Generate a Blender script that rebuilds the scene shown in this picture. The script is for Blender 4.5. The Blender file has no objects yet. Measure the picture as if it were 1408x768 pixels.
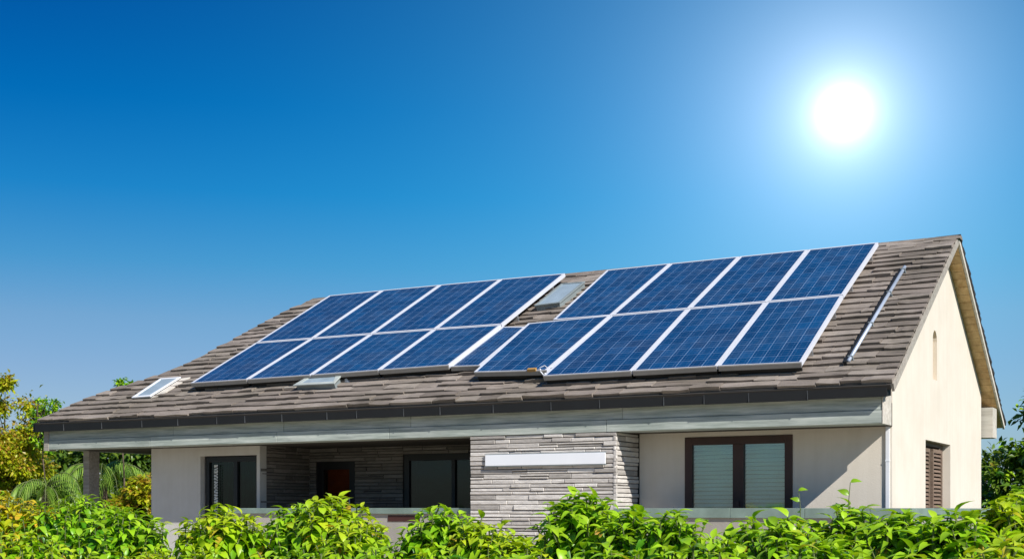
import bpy, math, random
import numpy as np
from mathutils import Vector, Matrix
R = math.radians
scn = bpy.context.scene
col = scn.collection
random.seed(11); rng = np.random.default_rng(11)

# ------------------------------------------------------------------ camera, sky, sun
S = 0.8            # plan unit -> metres (all plan coordinates below are in units of 0.8 m)
EZ = 1.55          # plan z = 0 lies this many metres above the ground
def W(p): return Vector((p[0]*S, p[1]*S, p[2]*S + EZ))
YAW = 29.25
cam = bpy.data.cameras.new('camera'); camo = bpy.data.objects.new('camera', cam); col.objects.link(camo)
camo.location = W((5.84, -24, 0)); camo.rotation_euler = (R(90), 0, R(YAW))
cam.sensor_width = 36; cam.lens = 46.14; cam.shift_y = 0.2241; cam.clip_start = .1; cam.clip_end = 3000
scn.camera = camo

LDIR = Vector((-1.99, 1.0, -1.70)).normalized()
elev = math.asin(-LDIR.z); azim = math.atan2(-LDIR.x, -LDIR.y)
sun = bpy.data.lights.new('sun', 'SUN'); suno = bpy.data.objects.new('sun', sun); col.objects.link(suno)
sun.energy = 4.6; sun.angle = R(.5); sun.color = (1, .95, .87)
suno.rotation_euler = LDIR.to_track_quat('-Z', 'Y').to_euler(); suno.location = (20, -20, 30)

world = bpy.data.worlds.new('World'); scn.world = world; world.use_nodes = True
wn = world.node_tree.nodes; wl = world.node_tree.links
bg = wn['Background']
sky = wn.new('ShaderNodeTexSky'); sky.sky_type = 'NISHITA'; sky.sun_disc = False
sky.sun_elevation = elev; sky.sun_rotation = azim; sky.air_density = 1.0; sky.dust_density = .6; sky.ozone_density = 3.0
hsv = wn.new('ShaderNodeHueSaturation'); hsv.inputs['Saturation'].default_value = 1.1; hsv.inputs['Value'].default_value = .84
hsv.inputs['Hue'].default_value = .494
wl.new(sky.outputs[0], hsv.inputs['Color'])
# the bright disc and aureole of the sun in the sky (a direction of the world, not of the lens)
a = R(YAW)
D = (Vector((-math.sin(a), math.cos(a), 0)) + .2527*Vector((math.cos(a), math.sin(a), 0)) + Vector((0, 0, .3017))).normalized()
tc = wn.new('ShaderNodeTexCoord')
dt = wn.new('ShaderNodeVectorMath'); dt.operation = 'DOT_PRODUCT'; dt.inputs[1].default_value = D
nz = wn.new('ShaderNodeVectorMath'); nz.operation = 'NORMALIZE'
wl.new(tc.outputs['Generated'], nz.inputs[0]); wl.new(nz.outputs[0], dt.inputs[0])
def wm(op, x, y=None, z=None):
    m = wn.new('ShaderNodeMath'); m.operation = op
    for i, v in enumerate((x, y, z)):
        if v is None: continue
        if isinstance(v, (int, float)): m.inputs[i].default_value = v
        else: wl.new(v, m.inputs[i])
    return m.outputs[0]
ang = wm('ARCCOSINE', wm('MINIMUM', dt.outputs['Value'], .9999999))      # radians from the sun
def lobe(amp, sig, power=1.0):
    return wm('MULTIPLY', wm('EXPONENT', wm('MULTIPLY', wm('POWER', wm('DIVIDE', ang, sig), power), -1.0)), amp)
def tinted(fac, c_):
    v = wn.new('ShaderNodeVectorMath'); v.operation = 'SCALE'; v.inputs[0].default_value = c_; wl.new(fac, v.inputs['Scale']); return v.outputs[0]
def vadd(x, y):
    v = wn.new('ShaderNodeVectorMath'); v.operation = 'ADD'; wl.new(x, v.inputs[0]); wl.new(y, v.inputs[1]); return v.outputs[0]
near = tinted(wm('ADD', wm('ADD', lobe(40, R(.38), 1.1), lobe(5.5, R(1.3), 1.3)), lobe(4.2, R(3.6), 1.2)), (.92, .97, 1.0))
mid = tinted(lobe(1.7, R(9.5), 1.6), (.50, .80, 1.0))
wide = tinted(lobe(1.3, R(23), 2.4), (.03, .64, .95))
add = wn.new('ShaderNodeVectorMath'); add.operation = 'ADD'
wl.new(vadd(vadd(near, mid), wide), add.inputs[1])
sz = wn.new('ShaderNodeSeparateXYZ'); wl.new(nz.outputs[0], sz.inputs[0])
zr = wn.new('ShaderNodeValToRGB'); ze = zr.color_ramp.elements
ze[0].position = 0; ze[0].color = (.62,.62,.78,1); ze[1].position = .65; ze[1].color = (.34,.55,.80,1)
for p_, c_ in ((.104, (.52,.57,.73,1)), (.14, (.46,.58,.72,1)), (.18, (.22,.56,.75,1)), (.23, (.05,.49,.78,1)), (.29, (0,.385,.74,1)), (.36, (0,.28,.66,1))):
    k_ = ze.new(p_); k_.color = c_
wl.new(sz.outputs[2], zr.inputs[0])
mu = wn.new('ShaderNodeVectorMath'); mu.operation = 'MULTIPLY'; wl.new(hsv.outputs[0], mu.inputs[0]); wl.new(zr.outputs[0], mu.inputs[1])
wl.new(mu.outputs[0], add.inputs[0])
wl.new(add.outputs[0], bg.inputs[0]); bg.inputs[1].default_value = .10
scn.view_settings.view_transform = 'Standard'; scn.view_settings.look = 'None'
scn.view_settings.exposure = 0.46; scn.view_settings.gamma = 1; scn.view_settings.use_curve_mapping = False
scn.cycles.max_bounces = 8; scn.cycles.transparent_max_bounces = 12

# ------------------------------------------------------------------ mesh helpers (plan coordinates)
class MB:
    def __init__(s): s.v = []; s.f = []; s.uv = {}
    def add(s, vs, fs):
        b = len(s.v); s.v += [tuple(v) for v in vs]; s.f += [tuple(i+b for i in f) for f in fs]; return s
    def box(s, x0, x1, y0, y1, z0, z1):
        return s.add([(x0,y0,z0),(x1,y0,z0),(x1,y1,z0),(x0,y1,z0),(x0,y0,z1),(x1,y0,z1),(x1,y1,z1),(x0,y1,z1)],
                     [(0,3,2,1),(4,5,6,7),(0,1,5,4),(1,2,6,5),(2,3,7,6),(3,0,4,7)])
    def hexa(s, lo, hi):      # two matching quads
        return s.add(list(lo)+list(hi), [(0,3,2,1),(4,5,6,7),(0,1,5,4),(1,2,6,5),(2,3,7,6),(3,0,4,7)])
    def tube(s, p, q, r0, r1=None, n=8, caps=True):
        r1 = r0 if r1 is None else r1
        p = Vector(p); q = Vector(q); d = (q-p).normalized()
        u = d.orthogonal().normalized(); w = d.cross(u)
        vs = []
        for c, r in ((p, r0), (q, r1)):
            for k in range(n):
                t = 2*math.pi*k/n; vs.append(c+u*math.cos(t)*r+w*math.sin(t)*r)
        fs = [(k, (k+1) % n, n+(k+1) % n, n+k) for k in range(n)]
        if caps: fs += [tuple(range(n))[::-1], tuple(range(n, 2*n))]
        return s.add(vs, fs)
    def lathe(s, c, prof, n=16):
        vs = []; fs = []
        for r, z in prof:
            for k in range(n):
                t = 2*math.pi*k/n; vs.append((c[0]+r*math.cos(t), c[1]+r*math.sin(t), c[2]+z))
        for i in range(len(prof)-1):
            for k in range(n):
                fs.append((i*n+k, i*n+(k+1) % n, (i+1)*n+(k+1) % n, (i+1)*n+k))
        return s.add(vs, fs)
    def build(s, name, mat, parent=None, smooth=False, bevel=0):
        org = WORLD.get(parent.name, Vector((0,0,0))) if parent is not None else None
        pts = [W(v) for v in s.v]
        if parent is None:
            xs = [p.x for p in pts]; ys = [p.y for p in pts]; zs = [p.z for p in pts]
            org = Vector(((min(xs)+max(xs))/2, (min(ys)+max(ys))/2, min(zs)))
        me = bpy.data.meshes.new(name)
        me.from_pydata([tuple(p-org) for p in pts], [], s.f); me.update()
        if s.uv:
            uvl = me.uv_layers.new(name='UVMap')
            for pl in me.polygons:
                if pl.index in s.uv:
                    for li, uv in zip(pl.loop_indices, s.uv[pl.index]): uvl.data[li].uv = uv
        if smooth:
            for pl in me.polygons: pl.use_smooth = True
        me.materials.append(mat)
        o = bpy.data.objects.new(name, me); col.objects.link(o)
        if parent is not None:
            o.parent = parent; WORLD[o.name] = org
        else:
            o.location = org; WORLD[o.name] = org
        if bevel:
            b = o.modifiers.new('bevel', 'BEVEL'); b.width = bevel; b.segments = 2; b.limit_method = 'ANGLE'
        return o
WORLD = {}
def tag(o, label=None, cat=None, group=None, kind=None):
    if label: o['label'] = label
    if cat: o['category'] = cat
    if group: o['group'] = group
    if kind: o['kind'] = kind
    return o
def empty(name, p, label=None, cat=None, group=None):
    o = bpy.data.objects.new(name, None); col.objects.link(o); o.location = W(p); o.empty_display_size = .2
    WORLD[o.name] = W(p); return tag(o, label, cat, group)

# ------------------------------------------------------------------ materials
def mat(name, base=(.5,.5,.5), rough=.7, metal=0, spec=.5):
    m = bpy.data.materials.new(name); m.use_nodes = True
    b = m.node_tree.nodes['Principled BSDF']
    b.inputs['Base Color'].default_value = (*base, 1); b.inputs['Roughness'].default_value = rough
    b.inputs['Metallic'].default_value = metal; b.inputs['Specular IOR Level'].default_value = spec
    return m, m.node_tree.nodes, m.node_tree.links, b
def ramp(n, stops):
    r = n.new('ShaderNodeValToRGB'); e = r.color_ramp.elements
    e[0].position = stops[0][0]; e[0].color = (*stops[0][1], 1); e[1].position = stops[-1][0]; e[1].color = (*stops[-1][1], 1)
    for p, c in stops[1:-1]:
        k = e.new(p); k.color = (*c, 1)
    return r
def noise(n, l, scale, vec=(1,1,1), detail=6, rough=.6, coord='Object'):
    t = n.new('ShaderNodeTexCoord'); mp = n.new('ShaderNodeMapping'); mp.inputs['Scale'].default_value = vec
    l.new(t.outputs[coord], mp.inputs[0])
    x = n.new('ShaderNodeTexNoise'); x.inputs['Scale'].default_value = scale; x.inputs['Detail'].default_value = detail; x.inputs['Roughness'].default_value = rough
    l.new(mp.outputs[0], x.inputs['Vector']); return x.outputs['Fac']
def mixc(n, l, fac, a_, b_, mode='MIX'):
    m = n.new('ShaderNodeMix'); m.data_type = 'RGBA'; m.blend_type = mode
    if isinstance(fac, (int, float)): m.inputs['Factor'].default_value = fac
    else: l.new(fac, m.inputs['Factor'])
    for i, v in ((6, a_), (7, b_)):
        if isinstance(v, tuple): m.inputs[i].default_value = (*v, 1)
        else: l.new(v, m.inputs[i])
    return m.outputs[2]
def bump(n, l, b, h, strength=.3, dist=.01):
    k = n.new('ShaderNodeBump'); k.inputs['Strength'].default_value = strength; k.inputs['Distance'].default_value = dist
    l.new(h, k.inputs['Height']); l.new(k.outputs[0], b.inputs['Normal'])
def island(n): return n.new('ShaderNodeNewGeometry').outputs['Random Per Island']

def m_tiles():
    m, n, l, b = mat('roof_tiles', rough=.85, spec=.25)
    r = ramp(n, [(0, (.19,.162,.142)), (.35, (.235,.20,.176)), (.7, (.265,.228,.20)), (1, (.32,.278,.246))]); l.new(island(n), r.inputs[0])
    g = noise(n, l, 5, (.35, 5, 5), 8, .72); gr = ramp(n, [(.34, (.34,.31,.28)), (.47, (1,1,1)), (.75, (1.28,1.25,1.2))]); l.new(g, gr.inputs[0])
    c = mixc(n, l, .85, r.outputs[0], gr.outputs[0], 'MULTIPLY')
    st = noise(n, l, .8, (1,1,1), 4); sr = ramp(n, [(.38, (.72,.73,.68)), (.6, (1,1,1))]); l.new(st, sr.inputs[0])
    c = mixc(n, l, .7, c, sr.outputs[0], 'MULTIPLY')
    l.new(c, b.inputs['Base Color']); bump(n, l, b, g, .8, .02); return m
def m_wood(name, stops, sc=4, vec=(.35,6,6), str_=.4, rough=.75):
    m, n, l, b = mat(name, rough=rough, spec=.3)
    g = noise(n, l, sc, vec, 8, .65); r = ramp(n, stops); l.new(g, r.inputs[0])
    v = ramp(n, [(0, (.8,.8,.8)), (1, (1.1,1.1,1.1))]); l.new(island(n), v.inputs[0])
    c = mixc(n, l, .8, r.outputs[0], v.outputs[0], 'MULTIPLY')
    st = noise(n, l, 1.1, (1,1,1), 3); sr = ramp(n, [(.4, (.82,.86,.84)), (.62, (1,1,1))]); l.new(st, sr.inputs[0])
    c = mixc(n, l, .8, c, sr.outputs[0], 'MULTIPLY')
    l.new(c, b.inputs['Base Color']); bump(n, l, b, g, str_, .01); return m
def m_plaster(name, base, v=.06):
    m, n, l, b = mat(name, rough=.9, spec=.2)
    g = noise(n, l, 1.3, (1,1,.5), 6, .6); r = ramp(n, [(.3, tuple(x*(1-v) for x in base)), (.7, base)]); l.new(g, r.inputs[0])
    st = noise(n, l, 7, (1,1,.06), 5, .6); sr = ramp(n, [(.42, (.90,.885,.86)), (.58, (1,1,1))]); l.new(st, sr.inputs[0])
    st2 = noise(n, l, .9, (1,1,1), 7, .7); sr2 = ramp(n, [(.36, (.92,.91,.89)), (.55, (1,1,1))]); l.new(st2, sr2.inputs[0])
    c = mixc(n, l, .28, r.outputs[0], sr.outputs[0], 'MULTIPLY'); c = mixc(n, l, .7, c, sr2.outputs[0], 'MULTIPLY')
    l.new(c, b.inputs['Base Color']); f = noise(n, l, 45, (1,1,1), 5, .7); bump(n, l, b, f, .5, .006); return m
def m_stone(name, stops):
    m, n, l, b = mat(name, rough=.9, spec=.2)
    r = ramp(n, stops); l.new(island(n), r.inputs[0])
    g = noise(n, l, 9, (.6,.6,2.2), 8, .7); gr = ramp(n, [(.3, (.68,.67,.66)), (.65, (1.08,1.07,1.05))]); l.new(g, gr.inputs[0])
    c = mixc(n, l, .8, r.outputs[0], gr.outputs[0], 'MULTIPLY')
    l.new(c, b.inputs['Base Color']); bump(n, l, b, g, .7, .02); return m
def m_simple(name, base, rough=.5, metal=0, v=.15, sc=3):
    m, n, l, b = mat(name, base, rough, metal)
    g = noise(n, l, sc, (1,1,1), 5); r = ramp(n, [(.3, tuple(x*(1-v) for x in base)), (.7, tuple(min(1, x*(1+v*.5)) for x in base))]); l.new(g, r.inputs[0])
    l.new(r.outputs[0], b.inputs['Base Color']); return m
def m_glass(name, tint, refl=.22, rough=.03):
    m = bpy.data.materials.new(name); m.use_nodes = True; n = m.node_tree.nodes; l = m.node_tree.links
    n.remove(n['Principled BSDF']); out = n['Material Output']
    t = n.new('ShaderNodeBsdfTransparent'); t.inputs[0].default_value = (*tint, 1)
    g = n.new('ShaderNodeBsdfGlossy'); g.inputs['Roughness'].default_value = rough; g.inputs['Color'].default_value = (.9,.95,.95,1)
    g2 = noise(n, l, 1.5, (1,1,1), 2)
    bp_ = n.new('ShaderNodeBump'); bp_.inputs['Strength'].default_value = .05; bp_.inputs['Distance'].default_value = .05
    l.new(g2, bp_.inputs['Height']); l.new(bp_.outputs[0], g.inputs['Normal'])
    x = n.new('ShaderNodeMixShader'); x.inputs[0].default_value = refl
    l.new(t.outputs[0], x.inputs[1]); l.new(g.outputs[0], x.inputs[2]); l.new(x.outputs[0], out.inputs[0]); return m
def m_cells():
    m, n, l, b = mat('solar_cells', rough=.16, spec=.5)
    b.inputs['Coat Weight'].default_value = .25; b.inputs['Coat Roughness'].default_value = .06
    uv = n.new('ShaderNodeUVMap'); sp = n.new('ShaderNodeSeparateXYZ'); l.new(uv.outputs[0], sp.inputs[0])
    def mm(op, x, y=None):
        k = n.new('ShaderNodeMath'); k.operation = op
        for i, v in enumerate((x, y)):
            if v is None: continue
            if isinstance(v, (int, float)): k.inputs[i].default_value = v
            else: l.new(v, k.inputs[i])
        return k.outputs[0]
    def lines(src, cnt, half):       # 1 on a thin line at every 1/cnt
        f = mm('FRACT', mm('MULTIPLY', src, cnt)); dd = mm('ABSOLUTE', mm('SUBTRACT', f, .5))
        return mm('GREATER_THAN', dd, .5-half)
    U, V = sp.outputs[0], sp.outputs[1]
    grid = mm('MAXIMUM', lines(U, 6, .018), mm('MULTIPLY', lines(V, 10, .03), .38))
    bus = mm('MAXIMUM', mm('MULTIPLY', lines(mm('ADD', U, 1/24), 12, .016), .38), mm('MULTIPLY', lines(V, 30, .05), .22))
    cell = n.new('ShaderNodeCombineXYZ'); l.new(mm('FLOOR', mm('MULTIPLY', U, 6)), cell.inputs[0]); l.new(mm('FLOOR', mm('MULTIPLY', V, 10)), cell.inputs[1])
    oi = n.new('ShaderNodeObjectInfo'); l.new(oi.outputs['Random'], cell.inputs[2])
    wn_ = n.new('ShaderNodeTexWhiteNoise'); l.new(cell.outputs[0], wn_.inputs['Vector'])
    r = ramp(n, [(0, (.001,.034,.112)), (.5, (.0012,.045,.140)), (1, (.002,.057,.172))]); l.new(wn_.outputs['Value'], r.inputs[0])
    t = n.new('ShaderNodeTexCoord'); vo = n.new('ShaderNodeTexVoronoi'); vo.inputs['Scale'].default_value = 26; l.new(t.outputs['Object'], vo.inputs['Vector'])
    vr = ramp(n, [(0, (.78,.82,.88)), (1, (1.2,1.15,1.12))])
    sx = n.new('ShaderNodeSeparateColor'); l.new(vo.outputs['Color'], sx.inputs[0]); l.new(sx.outputs[0], vr.inputs[0])
    c = mixc(n, l, .8, r.outputs[0], vr.outputs[0], 'MULTIPLY')
    hv = ramp(n, [(0, (.80,.88,.92)), (1, (1.18,1.10,1.06))]); l.new(oi.outputs['Random'], hv.inputs[0])
    c = mixc(n, l, 1.0, c, hv.outputs[0], 'MULTIPLY')
    du = noise(n, l, 1.4, (1,1,1), 7, .7); dr_ = ramp(n, [(.45, (0,0,0)), (.8, (.09,.09,.09))]); l.new(du, dr_.inputs[0])
    c = mixc(n, l, dr_.outputs[0], c, (.36,.38,.38))
    brk = noise(n, l, 6, (1,1,1), 3)
    gm = mm('MULTIPLY', mm('MAXIMUM', grid, bus), mm('ADD', mm('MULTIPLY', brk, 1.1), .1))
    c = mixc(n, l, gm, c, (.30,.44,.66)); l.new(c, b.inputs['Base Color'])
    ds = noise(n, l, 2.2, (1,1,1), 5); mr = n.new('ShaderNodeMapRange'); mr.inputs[3].default_value = .10; mr.inputs[4].default_value = .30
    l.new(ds, mr.inputs[0]); l.new(mr.outputs[0], b.inputs['Roughness']); return m
def m_leaf(name, stops, trans=.34, rough=.38, tint=None):
    m, n, l, b = mat(name, rough=rough, spec=.45)
    ri = island(n)
    r = ramp(n, stops); l.new(ri, r.inputs[0]); c = r.outputs[0]
    at_ = n.new('ShaderNodeAttribute'); at_.attribute_name = 'young'
    if tint: c = mixc(n, l, at_.outputs['Fac'], c, tint)
    g = noise(n, l, 7, (1,1,1), 3); gr = ramp(n, [(.3, (.8,.85,.8)), (.7, (1.12,1.08,1.1))]); l.new(g, gr.inputs[0])
    c = mixc(n, l, .8, c, gr.outputs[0], 'MULTIPLY')
    l.new(c, b.inputs['Base Color'])
    tr = n.new('ShaderNodeBsdfTranslucent'); tcx = mixc(n, l, 1.0, c, (1.35,1.25,.55), 'MULTIPLY'); l.new(tcx, tr.inputs[0])
    mx = n.new('ShaderNodeMixShader'); mx.inputs[0].default_value = trans
    l.new(b.outputs[0], mx.inputs[1]); l.new(tr.outputs[0], mx.inputs[2]); l.new(mx.outputs[0], n['Material Output'].inputs[0]); return m

M = dict(
 tiles=m_tiles(), deck=m_simple('roof_deck', (.05,.045,.04), .9), gutter=m_simple('dark_gutter', (.005,.0065,.008), .7, v=.3),
 beam=m_wood('weathered_beam', [(.25,(.19,.22,.20)), (.5,(.40,.44,.405)), (.75,(.60,.63,.585))]),
 trim=m_wood('weathered_trim', [(.3,(.24,.21,.18)), (.7,(.48,.44,.39))]),
 palewood=m_wood('pale_board', [(.3,(.48,.43,.37)), (.7,(.74,.69,.62))], 3),
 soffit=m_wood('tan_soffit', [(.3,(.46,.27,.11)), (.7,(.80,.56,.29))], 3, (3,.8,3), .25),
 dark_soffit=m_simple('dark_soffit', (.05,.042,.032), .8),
 wall=m_plaster('cream_render', (.72,.66,.57)), wallg=m_plaster('grey_render', (.60,.58,.54)), base=m_plaster('wall_base', (.42,.39,.35), .25),
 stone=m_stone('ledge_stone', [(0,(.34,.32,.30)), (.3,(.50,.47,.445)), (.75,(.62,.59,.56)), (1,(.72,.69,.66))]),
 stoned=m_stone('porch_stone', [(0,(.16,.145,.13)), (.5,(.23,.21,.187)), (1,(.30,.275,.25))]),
 mortar=m_simple('mortar', (.075,.067,.06), .95),
 dark_frame=m_simple('dark_brown_frame', (.050,.022,.015), .5, v=.3), black_frame=m_simple('black_frame', (.012,.012,.013), .4),
 white=m_simple('white_metal', (.74,.76,.80), .4, v=.04), pframe=m_simple('panel_frame', (.60,.62,.68), .4, v=.08), alu=m_simple('silver_aluminium', (.62,.64,.67), .38, .25, v=.08),
 frame_side=m_simple('grey_frame_edge', (.27,.255,.235), .6),
 steel=m_simple('galvanised_steel', (.55,.60,.66), .28, .85, v=.15), black=m_simple('gap_shade_black', (.01,.01,.01), .7),  # black: painted shade for the gap below the panels
 slate=m_simple('grey_sheet', (.22,.26,.27), .5), cells=m_cells(), back=m_simple('panel_back', (.03,.03,.035), .6),
 glass=m_glass('teal_glass', (.80,.98,.94), .20), dglass=m_glass('dark_glass', (.30,.50,.42), .045), bglass=m_glass('bronze_glass', (.8,.55,.35), .05),
 sky_glass=m_glass('skylight_glass', (.70,.80,.85), .45, .25),
 blind=m_simple('blind_fabric', (.74,.78,.76), .7, v=.06), lace=m_simple('white_beads', (.75,.77,.75), .5),
 curtain=m_simple('green_curtain', (.045,.10,.085), .9, v=.5, sc=6), amber=m_simple('amber_wall', (.34,.21,.09), .8, v=.4),
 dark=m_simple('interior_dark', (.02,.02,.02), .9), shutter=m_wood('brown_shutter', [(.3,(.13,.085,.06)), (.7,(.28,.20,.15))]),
 capm=m_simple('painted_cap', (.20,.27,.235), .5, v=.25), plaque=m_simple('white_plaque', (.80,.82,.86), .45, v=.03),
 greywhite=m_simple('grey_white_sheet', (.42,.46,.44), .5), verge=m_simple('dark_verge_tile', (.028,.026,.026), .7), conduit=m_simple('conduit_metal', (.50,.57,.68), .32, .35), sglass=m_simple('skylight_pane', (.30,.38,.44), .12), slot=m_simple('dark_red_slot', (.06,.018,.014), .7), joint=m_simple('joint_strip', (.055,.06,.065), .6), tan=m_simple('tan_panel', (.55,.40,.22), .7), terra=m_simple('terracotta', (.30,.12,.06), .8), bark=m_simple('bark', (.10,.075,.05), .9, v=.5, sc=12), stem=m_simple('green_stem', (.10,.13,.04), .7),
 bounce_slab=m_simple('bounce_paving', (.60,.52,.41), .9), paving=m_simple('paving', (.30,.28,.25), .9), orange=m_simple('orange_plastic', (.42,.24,.07), .5),
)
def ground_mat():
    m, n, l, b = mat('grass_ground', rough=.95, spec=.1)
    g = noise(n, l, .8, (1,1,1), 8); r = ramp(n, [(.3,(.030,.055,.015)), (.55,(.06,.10,.025)), (.75,(.12,.12,.05))]); l.new(g, r.inputs[0])
    l.new(r.outputs[0], b.inputs['Base Color']); f = noise(n, l, 40, (1,1,1), 4); bump(n, l, b, f, .8, .05); return m

# ------------------------------------------------------------------ ground
gmb = MB(); q = 12; ext = 1500
gmb.add([(-ext,-ext,-EZ/S), (ext,-ext,-EZ/S), (ext,ext,-EZ/S), (-ext,ext,-EZ/S)], [(0,1,2,3)])
tag(gmb.build('ground', ground_mat()), kind='structure')

tag(MB().box(-24,6,-11.5,-.35,-EZ/S-.05,-EZ/S+.04).build('bounce_slab', M['bounce_slab']), kind='structure')  # unseen pale slab, added to bounce warm light onto the shaded walls

# ------------------------------------------------------------------ house constants
ZG, YG, YR, YE, ZR = 2.25, -.2, 5.92, 12.04, 5.99
XO = .315; ZB, ZT = 1.557, 2.054; GZ = -EZ/S; FL = -1.25
cs, sn = (YR-YG), (ZR-ZG); LS = math.hypot(cs, sn); cs /= LS; sn /= LS
def rf(x, s, h=0, side=0):
    y = YG + s*cs - h*sn; z = ZG + s*sn + h*cs
    return (x, y, z) if side == 0 else (x, 2*YR - y, z)
hip = [(-21.70,-.05),(-21.35,.33),(-21.0,1.05),(-20.33,1.7),(-19.3,2.45),(-18.85,3.0),(-18.35,4.4),(-17.9,5.85),(-17.31,LS)]
def xl(s): return float(np.interp(s, [p[1] for p in hip], [p[0] for p in hip]))
house = empty('house', (-10, 6, GZ), 'long single storey cream house with grey tiled roof, stone clad porch and gable end', 'house')

# roof: deck + tiles (one part per slope), hip end, ridge
def slope(side):
    deck = MB(); n = len(hip)
    for i in range(n-1):
        (xa, sa), (xb, sb) = hip[i], hip[i+1]
        lo = [rf(xa, sa, -.10, side), rf(XO-.03, sa, -.10, side), rf(XO-.03, sb, -.10, side), rf(xb, sb, -.10, side)]
        hi = [rf(xa, sa, -.002, side), rf(XO-.03, sa, -.002, side), rf(XO-.03, sb, -.002, side), rf(xb, sb, -.002, side)]
        deck.hexa(lo, hi)
    r = MB(); rr = random.Random(5+side)
    K = 27; e = LS/K
    for k in range(K):
        s0 = k*e - (-.015 if k == 0 else 0); s1 = min(LS+.02, s0+e*1.5)
        x = xl(max(0, s0+.1)) - .06 - rr.uniform(0,.05)
        while x < XO:
            w = rr.choice((rr.uniform(.38,.65), rr.uniform(.55,1.15)))
            x1 = min(XO, x+w)
            if XO-x1 < .2: x1 = XO
            h0 = (.078+rr.uniform(-.018,.026))*(1 if k < K-2 else .45); jb = rr.choice((0,0,0,-.03,.02)); j0, j1 = jb+rr.uniform(-.010,.010), jb+rr.uniform(-.010,.010)
            if side: h0 += .02
            dh = rr.uniform(-.022,.022); g = .006; h1 = .012
            lo = [rf(x+g, s0+j0, .004, side), rf(x1-g, s0+j1, .004, side), rf(x1-g, s1, .0, side), rf(x+g, s1, .0, side)]
            nm = 3; xs = [x+g+(x1-x-2*g)*i/nm for i in range(nm+1)]
            vs = []; fs = []
            for i, xx in enumerate(xs):
                t = i/nm; jj = j0+(j1-j0)*t+rr.uniform(-.010,.010); hh = h0+dh*t+rr.uniform(-.010,.010)
                vs += [rf(xx, s0+jj, .006, side), rf(xx, s0+jj-.01, hh*.95, side), rf(xx, s0+jj+.02, hh, side), rf(xx, s1, h1, side), rf(xx, s1, .0, side)]
            for i in range(nm):
                a_, b_ = i*5, (i+1)*5
                for u in range(5):
                    v_ = (u+1) % 5; fs.append((a_+u, b_+u, b_+v_, a_+v_))
            fs += [(4,3,2,1,0), tuple(nm*5+u for u in range(5))]
            r.add(vs, fs); x = x1
    o = r.build('roof', M['tiles'], house)
    deck.build('roof_deck', M['deck'], o)
    return o
roof_f = slope(0); slope(1)
h = MB(); n = len(hip)
for i in range(n-1):
    (xa, sa), (xb, sb) = hip[i], hip[i+1]
    h.add([rf(xa+.02, sa, -.004), rf(xa+.02, sa, -.004, 1), rf(xb+.02, sb, -.004, 1), rf(xb+.02, sb, -.004)], [(0,1,2,3)])
h.build('hip_end', M['tiles'], house)
r = MB(); x = -17.4; rr = random.Random(3)
while x < XO:
    x1 = min(XO+.03, x+rr.uniform(.42,.55)); hh = rr.uniform(0,.02)
    pr = [(-.16,-.11),(-.10,-.05),(0,-.01),(.10,-.05),(.16,-.11)]
    vs = [(xx, YR+p[0]*1.1, ZR+p[1]*.9+hh+tl) for xx, tl in ((x, .0), (x1+.03, .015)) for p in pr]
    r.add(vs, [(i, i+1, 6+i, 5+i) for i in range(4)]+[(0,1,2,3,4),(9,8,7,6,5)]); x = x1
r.build('ridge_cap', M['tiles'], house)

# gutter in segments, under it the eave beam of two board courses
g = MB(); x = -21.75; rr = random.Random(9)
while x < XO-.12:
    x1 = x+rr.uniform(.75,1.45)
    if x1 > XO-.5: x1 = XO-.09
    dz = rr.uniform(-.006,.006); dy = rr.uniform(-.006,.004)
    g.hexa([(x,-.200+dy,2.012+dz),(x1-.012,-.200+dy,2.012+dz),(x1-.012,.12,2.06),(x,.12,2.06)],
           [(x,-.225+dy,2.250+dz),(x1-.012,-.225+dy,2.250+dz),(x1-.012,-.16,2.262),(x,-.16,2.262)]); x = x1
g.box(-21.74, XO-.10, -.18, .10, 2.06, 2.20)
go = g.build('gutter', M['gutter'], house, bevel=.004)
rr = random.Random(9); x = -21.75
while x < XO-.5:
    x += rr.uniform(.75,1.45); rr.uniform(0,1); rr.uniform(0,1)
    if x < XO-.6: MB().box(x-.012, x+.000, -.2235, -.19, 2.02, 2.245).build('gutter_joint', M['joint'], go)
b_ = MB(); rr = random.Random(4)
for (z0, z1, yy) in ((ZB, 1.795, -.014), (1.800, 2.06, 0)):
    x = -21.45
    while x < .07:
        x1 = x+rr.uniform(3.0,5.5)
        if x1 > -1.2: x1 = .079
        b_.box(x, x1-.008, yy+rr.uniform(-.003,.003), .30, z0, z1); x = x1
b_.box(-21.40, .07, .30, .62, ZB+.004, 2.10)
b_.box(-21.40, .05, .02, .3, 2.06, 2.20)
b_.build('eave_beam', M['beam'], house, bevel=.006)
MB().box(.081, .10, -.02, .63, ZB-.01, 2.10).build('beam_end', M['palewood'], house, bevel=.004)
# left return of beam and its corner board, back beam
MB().box(-21.45, -21.15, .62, 11.2, ZB, 2.10).build('eave_beam', M['beam'], house)
MB().box(-21.62, -21.452, -.03, .22, ZB-.03, 2.034).build('corner_trim', M['trim'], house)
MB().box(-21.85, -21.76, -.18, 11.9, 2.02, 2.24).build('gutter', M['gutter'], house)
MB().box(-21.0, XO-.05, 10.72, 11.28, 1.80, 2.56).build('back_beam', M['palewood'], house, bevel=.006)
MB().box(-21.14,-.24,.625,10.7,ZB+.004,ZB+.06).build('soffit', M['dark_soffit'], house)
MB().box(-.238,.002,.625,1.103,ZB+.004,2.0).build('soffit', M['dark_soffit'], house)
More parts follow.
